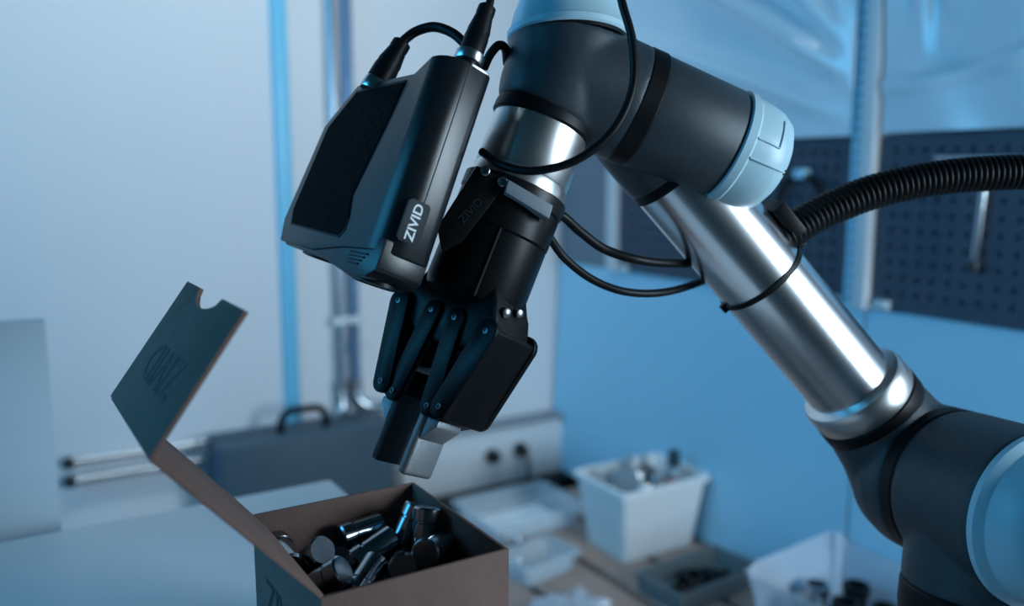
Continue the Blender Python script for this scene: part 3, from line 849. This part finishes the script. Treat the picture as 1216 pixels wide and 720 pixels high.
# forearm
F0 = PT(796, 200, 0.716); F1 = PT(1009, 456, 0.770)
FA = (F1 - F0).normalized(); fl = (F1 - F0).length
bm = lathe(F0, FA, [(0.030, -0.056), (0.0385, -0.052), (0.0400, -0.046), (0.0400, -0.006), (0.0385, -0.001)], seg=64)
link('joint_housing', bm, 'arm_grey', arm)
link('seal_ring', lathe(F0, FA, [(0.0385, -0.002), (0.0395, 0.0), (0.0395, 0.006), (0.0380, 0.007)], seg=64), 'black_rubber', arm)
link('forearm_tube', lathe(F0, FA, [(0.0385, 0.006), (0.0385, fl + 0.002)], seg=80), 'arm_steel', arm)
link('collar', lathe(F0, FA, [(0.0385, fl - 0.003), (0.0455, fl), (0.0475, fl + 0.004), (0.0475, fl + 0.020), (0.0465, fl + 0.022)], seg=72), 'flange_steel', arm)
link('seal_ring', lathe(F0, FA, [(0.0465, fl + 0.021), (0.0480, fl + 0.023), (0.0480, fl + 0.036), (0.0460, fl + 0.040)], seg=72), 'black_rubber', arm)
# elbow
EA = VC(0.24, 0.07, -1.0).normalized()
EC = PT(1122, 574, 0.745)
AC = EC - EA * 0.030
FE = F0 + FA * (fl + 0.038); EF = AC - FE; el = EF.length
bm = lathe(FE, EF, [(0.0462, 0.0), (0.0475, 0.004), (0.0500, 0.025), (0.0560, el - 0.02), (0.060, el)], seg=64)
add_lathe(bm, EC, EA, [(0.0, -0.070), (0.03, -0.068), (0.048, -0.060), (0.0600, -0.045), (0.0650, -0.025), (0.0655, -0.004), (0.0645, 0.0)], seg=72)
fuse(link('elbow_link_housing', bm, 'arm_grey', arm, angle=180))
link('seal_ring', lathe(EC, EA, [(0.0640, -0.001), (0.0655, 0.001), (0.0655, 0.013), (0.0640, 0.015)], seg=72), 'black_rubber', arm)
UA = VC(-0.08, 0.95, 0.05); UA = (UA - EA * UA.dot(EA)).normalized()
UC = EC + EA * 0.052
bm = lathe(EC, EA, [(0.0645, 0.014), (0.0658, 0.017), (0.0658, 0.098), (0.0645, 0.101)], seg=72)
add_lathe(bm, UC, UA, [(0.060, 0.0), (0.060, 0.02), (0.0600, 0.070), (0.059, 0.073)], seg=64)
fuse(link('elbow_housing', bm, 'arm_grey', arm, angle=180))
link('seal_ring', lathe(UC, UA, [(0.0590, 0.072), (0.0605, 0.074), (0.0605, 0.092), (0.0590, 0.100)], seg=64), 'black_rubber', arm)
link('upper_arm_tube', lathe(UC, UA, [(0.054, 0.098), (0.054, 0.36)], seg=64), 'arm_steel', arm)
cap2 = link('elbow_cap', lathe(EC + EA * 0.101, EA, [(0.0650, 0.0), (0.0675, 0.0015), (0.0675, 0.007), (0.0650, 0.0095), (0.0615, 0.012), (0.0590, 0.022), (0.0540, 0.034), (0.044, 0.042), (0.028, 0.046), (0, 0.047)], seg=72), 'arm_cap', arm)
x_, y_, z_ = frame_of(EA)
m = basis(EC + EA * 0.1485, x_, y_, z_)
link('cap_badge', prism([(-0.012, -0.018), (0.012, -0.018), (0.012, 0.018), (-0.012, 0.018)], m, -0.006, 0.0005, 0.001), 'label_dark', cap2)
# shoulder and base, below the frame
SC = UC + UA * 0.40
bm = lathe(SC, UA, [(0.058, -0.05), (0.06, -0.045), (0.06, 0.03), (0.05, 0.05)], seg=48)
add_lathe(bm, SC - EA * 0.07, EA, [(0.03, -0.03), (0.06, -0.015), (0.065, 0.0), (0.065, 0.13), (0.05, 0.15)], seg=48)
link('shoulder_housing', bm, 'arm_grey', arm)
bz = SC.z
BC = Vector((SC.x, SC.y, 0)) - Vector((EA.x, EA.y, 0)) * 0.10
link('base', lathe(Vector((BC.x, BC.y, 0.0)), Vector((0, 0, 1)), [(0.16, 0), (0.16, 0.02), (0.09, 0.03), (0.09, 0.22), (0.08, 0.24), (0.075, bz), (0.06, bz + 0.07)], seg=48), 'arm_grey', arm)

# cable tie round the forearm
tie_s = (PT(903, 328, 0.742) - F0).dot(FA)
ct = thing('cable_tie', 'black cable tie strapped round the steel forearm tube', 'cable tie', F0 + FA * tie_s)
link('strap', lathe(F0, FA, [(0.0386, tie_s - 0.0022), (0.0398, tie_s - 0.0022), (0.0398, tie_s + 0.0022), (0.0386, tie_s + 0.0022)], seg=64, caps=False), 'black_rubber', ct)
x_, y_, z_ = frame_of(FA, VC(1, -0.75, -0.1))
link('lock_head', add_box(bmesh.new(), Vector((0.0425, 0, tie_s)), (0.004, 0.004, 0.004), basis(F0, x_, y_, z_), 0.0008), 'black_rubber', ct)
q = F0 + FA * tie_s - x_ * 0.0395
link('tail', add_box(bmesh.new(), Vector((-0.0395, 0.002, tie_s)), (0.0035, 0.0035, 0.0035), basis(F0, x_, y_, z_), 0.0008), 'black_rubber', ct)

# corrugated hose
side = x_
h0 = F0 + FA * (tie_s - 0.026) + side * 0.050
keys = [PT(921, 286, 0.732), PT(938, 275, 0.733), PT(960, 261, 0.734), PT(990, 246, 0.735), PT(1040, 227, 0.735), PT(1110, 212, 0.735), PT(1180, 206, 0.735), PT(1240, 206, 0.735), PT(1320, 222, 0.74), PT(1400, 290, 0.75), PT(1445, 420, 0.77), UC + UA * 0.12 + RIGHT * 0.24, UC + UA * 0.24 + RIGHT * 0.20, UC + UA * 0.33 + RIGHT * 0.12, UC + UA * 0.37 + RIGHT * 0.075]
path = spline(keys, 60)
# resample at constant step
res = [path[0]]; acc = 0; step = 0.0012
for a, b in zip(path, path[1:]):
    seglen = (b - a).length
    while acc + seglen >= step:
        f = (step - acc) / seglen; a = a + (b - a) * f; seglen = (b - a).length; acc = 0; res.append(a.copy())
    acc += seglen
rad = [0.0128 + 0.0022 * (1, 1, 0.15, 0.15)[i % 4] for i in range(len(res))]
hs = thing('corrugated_hose', 'black corrugated cable hose arching from the forearm to the right', 'hose', h0)
link('hose_wall', tube(res, rad, 22), 'black_rubber', hs, angle=60)
# hose clamp on the forearm
hc = thing('hose_clamp', 'black clamp block fixing the corrugated hose to the forearm', 'clamp', F0 + FA * (tie_s - 0.02) + side * 0.038)
m = basis(F0, side, y_, z_)
link('saddle', add_box(bmesh.new(), Vector((0.045, 0.0, tie_s - 0.026)), (0.0065, 0.017, 0.016), m, 0.002), 'black_rubber', hc)
link('ear', add_box(bmesh.new(), Vector((0.046, -0.002, tie_s - 0.008)), (0.006, 0.010, 0.006), m, 0.0015), 'black_rubber', hc)
p = m @ Vector((0.050, -0.012, tie_s - 0.004))
link('screw', lathe(p, -y_ + side * 0.4, [(0.0035, 0), (0.0035, 0.003), (0.002, 0.0042), (0, 0.0044)], seg=16), 'screw_steel', hc)

# ================================================================== the gripper
GX = VC(0.75, 0.22, -0.62); GX = (GX - TA * GX.dot(TA)).normalized()
HX = TA.cross(GX)
if HX.dot(FWD) < 0: HX = -HX
GM = basis(T0, GX, HX, TA)                    # x = opening direction, y = away from the lens, z = down the tool
gr = thing('robot_gripper', 'black two-finger parallel gripper with linkage plates under the wrist', 'gripper', TS(0.150))
link('coupling', lathe(T0, TA, [(0.0385, 0.151), (0.0395, 0.153), (0.0395, 0.176), (0.0385, 0.177)], seg=64), 'gripper_black', gr)
bd = bmesh.new()
add_lathe(bd, T0, TA, [(0.0375, 0.1765), (0.0390, 0.178), (0.0390, 0.222), (0.0370, 0.229), (0.030, 0.233)], seg=64)
body = link('body', bd, 'gripper_black', gr)
link('palm', prism([(-0.033, 0.215), (0.033, 0.215), (0.042, 0.232), (0.051, 0.250), (0.040, 0.259), (0.020, 0.269), (-0.020, 0.269), (-0.040, 0.259), (-0.051, 0.250), (-0.042, 0.232)],
                   GM @ Matrix(((1, 0, 0, 0), (0, 0, -1, 0), (0, 1, 0, 0), (0, 0, 0, 1))), -0.021, 0.021, 0.003), 'gripper_black', gr)
link('body_seam', add_box(bmesh.new(), Vector((0.026, -0.0295, 0.203)), (0.0005, 0.001, 0.026), GM), 'black_rubber', gr)
QM = GM @ Matrix(((1, 0, 0, 0), (0, 0, -1, 0), (0, 1, 0, 0), (0, 0, 0, 1)))   # x=g, y=s, z=-h


def pin(parent, gx, s, h, r=0.0023):
    o = GM @ Vector((gx, h, s))
    link('pivot_pin', lathe(o, -HX, [(r, -0.001), (r, 0.0008), (r * 0.55, 0.0010), (r * 0.5, 0.0002)], seg=18), 'pin_steel', parent)


for sg_ in (-1, 1):
    up, lo = 0.0455 * sg_, 0.0310 * sg_
    s0, s1 = 0.2497, 0.3105
    # outer knuckle: two side plates and the cover over them
    k = link('outer_knuckle', add_prism(add_prism(bmesh.new(), capsule((up, s0), (lo, s1), 0.0095, 0.0085), QM, 0.0215, 0.0265, 0.0008),
                                        capsule((up, s0), (lo, s1), 0.0095, 0.0085), QM, -0.0265, -0.0215, 0.0008), 'gripper_black', gr)
    dv = Vector((lo - up, s1 - s0)).normalized(); nv = Vector((dv.y, -dv.x)) * (1 if Vector((dv.y, -dv.x)).x * sg_ > 0 else -1)
    a = Vector((up, s0)); b = Vector((lo, s1))
    poly = [a + nv * 0.0000 - dv * 0.004, a + nv * 0.0080 - dv * 0.006, b + nv * 0.0080 + dv * 0.008, b + nv * 0.0000 + dv * 0.006]
    if sg_ < 0: poly = poly[::-1]
    link('cover', prism([tuple(v) for v in poly], QM, -0.0250, 0.0265, 0.0036, 4), 'gripper_black', k)
    pin(k, up, s0, -0.0265); pin(k, lo, s1, -0.0265)
    # inner knuckle links
    iu, il = 0.0120 * sg_, 0.0185 * sg_
    k2 = link('inner_link', add_prism(add_prism(bmesh.new(), capsule((iu, s0 - 0.002), (il, s1 + 0.003), 0.0078, 0.0074), QM, 0.0185, 0.0245, 0.0007),
                                      capsule((iu, s0 - 0.002), (il, s1 + 0.003), 0.0078, 0.0074), QM, -0.0245, -0.0185, 0.0007), 'gripper_black', gr)
    link('spacer', add_box(bmesh.new(), Vector((0.0155 * sg_, 0, 0.279)), (0.003, 0.0185, 0.006), GM, 0.001), 'gripper_black', k2)
    link('spacer_rod', lathe(GM @ Vector((0.016 * sg_, -0.0185, 0.292)), HX, [(0.003, 0), (0.003, 0.037)], seg=16), 'screw_steel', k2)
    pin(k2, iu, s0 - 0.002, -0.0245); pin(k2, il, s1 + 0.003, -0.0245)
    # finger
    f = link('finger', prism([(0.011 * sg_, 0.303), (0.034 * sg_, 0.301), (0.034 * sg_, 0.318), (0.022 * sg_, 0.324), (0.011 * sg_, 0.324)][::sg_], QM, -0.0175, 0.0175, 0.0015), 'gripper_black', gr)
    pad = prism([(0.0100 * sg_, 0.312), (0.0190 * sg_, 0.312), (0.0190 * sg_, 0.365), (0.0100 * sg_, 0.365)][::sg_], QM @ Matrix.Translation((0, 0, 0.006)), -0.0165, 0.0150, 0.0034, 3)
    pd = link('fingertip_pad', pad, 'pad_alu' if sg_ > 0 else 'pad_rubber', f)
    pd['label'] = 'pale speckled metal fingertip' if sg_ > 0 else 'dark rubber-faced fingertip'
    link('tip_wedge', prism([(0.0185 * sg_, 0.320), (0.0300 * sg_, 0.320), (0.0300 * sg_, 0.325), (0.0185 * sg_, 0.338)][::sg_], QM @ Matrix.Translation((0, 0, 0.006)), -0.0135, 0.0135, 0.0010), 'pad_alu', f)
# side connector with a chrome bolt
link('bolt', lathe(GM @ Vector((0.044, -0.012, 0.232)), GX - HX * 0.3, [(0.0035, -0.006), (0.0035, 0.002), (0.002, 0.003), (0, 0.003)], seg=18), 'screw_steel', gr)
link('bolt', lathe(GM @ Vector((0.043, 0.004, 0.228)), GX - HX * 0.3, [(0.003, -0.006), (0.003, 0.0015), (0.002, 0.002), (0, 0.002)], seg=18), 'screw_steel', gr)

# ================================================================== the 3D camera
A = VC(-.31, .95, -.08).normalized()
LV = VC(-.66, 0, .75); LV = (LV - A * LV.dot(A)).normalized()
TV = A.cross(LV)
N0 = PT(530, 70, .59)
CM = basis(N0, LV, A, -TV)                    # x = along the back, y = viewing direction, z = towards the viewer's left
ZC = thing('vision_camera', 'black industrial 3D camera with a ribbed grille and two plugs, mounted beside the gripper', 'camera', N0 + A * 0.135)


def rounded_body(poly, t0, t1, ridge_r, small):
    b = bmesh.new()
    lo = [b.verts.new((p[0], p[1], t0)) for p in poly]; hi = [b.verts.new((p[0], p[1], t1)) for p in poly]
    b.faces.new(lo[::-1]); b.faces.new(hi); n = len(poly)
    for i in range(n): b.faces.new((lo[i], lo[(i + 1) % n], hi[(i + 1) % n], hi[i]))
    es = [e for e in b.edges if all(abs(v.co.x) < 1e-6 and v.co.z > t1 - 1e-6 for v in e.verts)]
    bmesh.ops.bevel(b, geom=es, offset=ridge_r, segments=8, affect='EDGES', profile=0.5)
    es = [e for e in b.edges if all(abs(v.co.x) < 1e-6 and v.co.z < t0 + 1e-6 for v in e.verts)]
    bmesh.ops.bevel(b, geom=es, offset=0.010, segments=6, affect='EDGES', profile=0.5)
    es = [e for e in b.edges if len(e.link_faces) == 2 and e.calc_face_angle() > math.radians(35)]
    bmesh.ops.bevel(b, geom=es, offset=small, segments=2, affect='EDGES', profile=0.5, clamp_overlap=True)
    b.transform(CM)
    return b


out = [(0, -.007), (.020, -.004), (.036, .0080), (.115, .0125), (.1480, .046), (.162, .126), (.156, .144), (.098, .146), (.056, .140), (0, .137)]
shell = link('shell', rounded_body(out, -0.0430, 0.0, 0.0195, 0.0022), 'camera_shell', ZC, angle=30)
# grille set into the big face
gp = [(.041, .0135), (.052, .012), (.112, .0165), (.140, .047), (.151, .118), (.146, .126), (.060, .131), (.052, .125), (.051, .112), (.057, .095), (.044, .035), (.040, .020)]
gp = [(.043, .0125), (.112, .0170), (.140, .047), (.151, .118), (.146, .130), (.062, .134), (.057, .128), (.057, .118), (.064, .102), (.048, .040)]
link('grille_frame', prism(gp, CM, -0.002, 0.0006, 0.0004), 'black_rubber', shell)
c0 = Vector((sum(p[0] for p in gp) / len(gp), sum(p[1] for p in gp) / len(gp)))
link('grille', prism([tuple(c0 + (Vector(p) - c0) * 0.97) for p in gp], CM, -0.001, 0.0010, 0.0003), 'grille', shell)
# seam between the two shell halves on the narrow side
m = basis(N0 - LV * 0.0, A, TV, -LV)
link('seam', add_box(bmesh.new(), Vector((0.048, 0.0200, 0.0)), (0.055, 0.00035, 0.0004), m), 'black_rubber', shell)
# end trims
link('back_trim', add_box(bmesh.new(), Vector((-0.0062, 0.0285, -0.0030)), (0.0010, 0.0080, 0.0034), m, 0.0003), 'screw_steel', shell)
# label with the maker's lettering
lab = link('name_label', prism([(0.0965, 0.0105), (0.0985, 0.0075), (0.1245, 0.0075), (0.1265, 0.0095), (0.1265, 0.0245), (0.1245, 0.0262), (0.0985, 0.0262), (0.0965, 0.0242)][::-1], m, -0.001, 0.0006, 0.0003), 'label_dark', shell)
tm = basis(N0 + A * 0.1115 + TV * 0.0172 - LV * 0.0007, -A, -TV, -LV)
link('printed_lettering', text_bm('ZIVID', 0.0105, tm, 0.0001, 0.02), 'print_white', lab, smooth=False)
# optics hood at the front end
hood = link('optics_hood', prism([(.003, .128), (.150, .128), (.151, .146), (.098, .1490), (.080, .1500), (.036, .159), (.014, .157), (.003, .1505)], CM, -0.0415, -0.002, 0.002), 'camera_shell', shell)
for q in (0.030, 0.115):
    link('lens_ring', lathe(CM @ Vector((q, 0.143 if q > .05 else 0.153, -0.021)), A, [(0.012, 0), (0.017, 0), (0.017, 0.006), (0.015, 0.0065), (0.011, 0.002), (0, 0.002)], seg=32), 'black_anod', shell)
for q in range(4):
    link('vent_slot', add_box(bmesh.new(), Vector((0.030 + 0.0015 * q, 0.1415 + 0.0026 * q, -0.0016)), (0.012 - 0.0015 * q, 0.0006, 0.0008), CM), 'black_rubber', hood)


def plug(base, ax, r, ln_, ring, parent):
    p = link('plug', lathe(base, ax, [(r * .98, 0), (r, 0.002), (r, ln_ * 0.32), (r * .93, ln_ * 0.42), (r * .96, ln_ * 0.46), (r * .72, ln_ * 0.80), (r * .76, ln_ * 0.84), (r * .74, ln_ * 0.97), (r * .6, ln_)], seg=28), 'black_rubber', parent)
    if ring:
        link('coupling_ring', lathe(base - ax * 0.008, ax, [(r * 1.12, 0), (r * 1.2, 0.001), (r * 1.2, 0.007), (r * 1.1, 0.008)], seg=28), 'chrome', p)
    return p


b1 = PT(449, 97, 0.665); e1 = PT(478, 50, 0.672); a1 = (e1 - b1).normalized()
plug(b1, a1, 0.0098, (e1 - b1).length, False, ZC)
link('coupling_ring', lathe(b1 - a1 * 0.010, a1, [(0.0098, 0), (0.0104, 0.001), (0.0104, 0.009), (0.0098, 0.010)], seg=28), 'chrome', ZC)
b2 = PT(559, 64, 0.615); e2 = PT(579, 8, 0.625); a2 = (e2 - b2).normalized()
plug(b2, a2, 0.0088, (e2 - b2).length, True, ZC)
link('socket', lathe(b2 - a2 * 0.020, a2, [(0.007, 0), (0.0085, 0.002), (0.0085, 0.013)], seg=24), 'black_anod', ZC)

# ---- mount bracket between flange and camera
mb = thing('camera_mount', 'black bolted bracket joining the 3D camera to the tool flange', 'bracket', TS(0.145))
link('flange_plate', lathe(T0, TA, [(0.0395, 0.1385), (0.0405, 0.1395), (0.0405, 0.1500), (0.0395, 0.1510)], seg=64), 'black_anod', mb)
FM = basis(T0, GX, HX, TA)
P0 = [PT(x, y, 0.622) for x, y in ((566, 196), (604, 216), (549, 287), (524, 300), (519, 270))]
pn = (P0[1] - P0[0]).cross(P0[2] - P0[0]).normalized()
if pn.dot(FWD) > 0: pn = -pn
px_ = (P0[1] - P0[0]).normalized(); py_ = pn.cross(px_)
PM = basis(P0[0], px_, py_, pn)
inv = PM.inverted()
poly = [tuple((inv @ p)[:2]) for p in P0]
arm_plate = link('arm_plate', prism(poly, PM, -0.016, 0.0, 0.0012), 'black_anod', mb)
for x, y in ((576, 203), (597, 216)):
    p = PT(x, y, 0.621)
    link('cap_screw', lathe(p + FWD * 0.001, pn, [(0.0036, -0.004), (0.0036, 0.0022), (0.0031, 0.0026), (0.0020, 0.0026), (0.0019, 0.0010), (0, 0.0010)], seg=20), 'screw_steel', mb)
pc = PT(559, 250, 0.6205); d_ = PT(571, 236, 0.6205) - PT(547, 262, 0.6205); d_ = (d_ - pn * d_.dot(pn)).normalized()
pc = pc - pn * (pc - P0[0]).dot(pn) + pn * 0.0002
link('printed_lettering', text_bm('ZIVID', 0.0085, basis(pc, d_, pn.cross(d_), pn), 0.0001, 0.0), 'label_dark', arm_plate, smooth=False)
pb = PT(632, 232, 0.628)
bar = [PT(600, 228, 0.616), PT(604, 213, 0.618), PT(657, 244, 0.622), PT(652, 260, 0.620)]
bn = (bar[1] - bar[0]).cross(bar[2] - bar[0]).normalized()
if bn.dot(FWD) > 0: bn = -bn
bx = (bar[2] - bar[1]).normalized(); by = bn.cross(bx)
BM = basis(bar[0], bx, by, bn); ib = BM.inverted()
link('lit_rim', prism([tuple((ib @ p)[:2]) for p in bar], BM, -0.010, 0.0, 0.0008), 'grey_plastic', mb)  # lighter grey bar paints the lit top edge of the dark plate

# ================================================================== loose cables
def cable(name, pts, r, label, seg=12, extra=None):
    t = thing(name, label, 'cable', pts[-1])
    link('jacket', tube(spline(pts, 10), r, seg), 'black_rubber', t)
    return t


cable('signal_cable', [PT(477, 52, .671), PT(482, 46, .672), PT(495, 37, .672), PT(515, 32, .668), PT(535, 38, .662), PT(550, 50, .658), PT(562, 66, .655), PT(575, 95, .655)], 0.0038,
      'short black cable arching from the left camera plug towards the wrist')
cable('power_cable', [PT(578, 12, .625), PT(582, 2, .626), PT(588, -25, .63), PT(620, -80, .64), PT(690, -95, .64), PT(728, -55, .615), PT(738, 0, .602), PT(751, 50, .598), PT(751, 105, .595), PT(728, 155, .594), PT(685, 190, .596), PT(635, 203, .602), PT(598, 197, .612), PT(572, 180, .628)], 0.0030,
      'long black cable looping in front of the robot wrist', 12)
cable('lead_wire', [PT(574, 82, .650), PT(582, 65, .648), PT(592, 54, .648), PT(600, 58, .655), PT(602, 75, .672)], 0.0034,
      'small looped lead between the camera and the wrist housing')
cable('gripper_cable', [PT(650, 262, .655), PT(665, 255, .67), PT(690, 276, .68), PT(720, 297, .69), PT(765, 310, .70), PT(815, 313, .735), PT(850, 310, .80)], 0.0038,
      'upper black cable sagging from the gripper to behind the forearm')
cable('gripper_cable', [PT(645, 268, .660), PT(654, 284, .668), PT(672, 308, .68), PT(705, 333, .69), PT(745, 347, .70), PT(790, 347, .72), PT(835, 334, .76), PT(870, 318, .815)], 0.0033,
      'lower black cable hanging in a deeper curve from gripper to forearm')
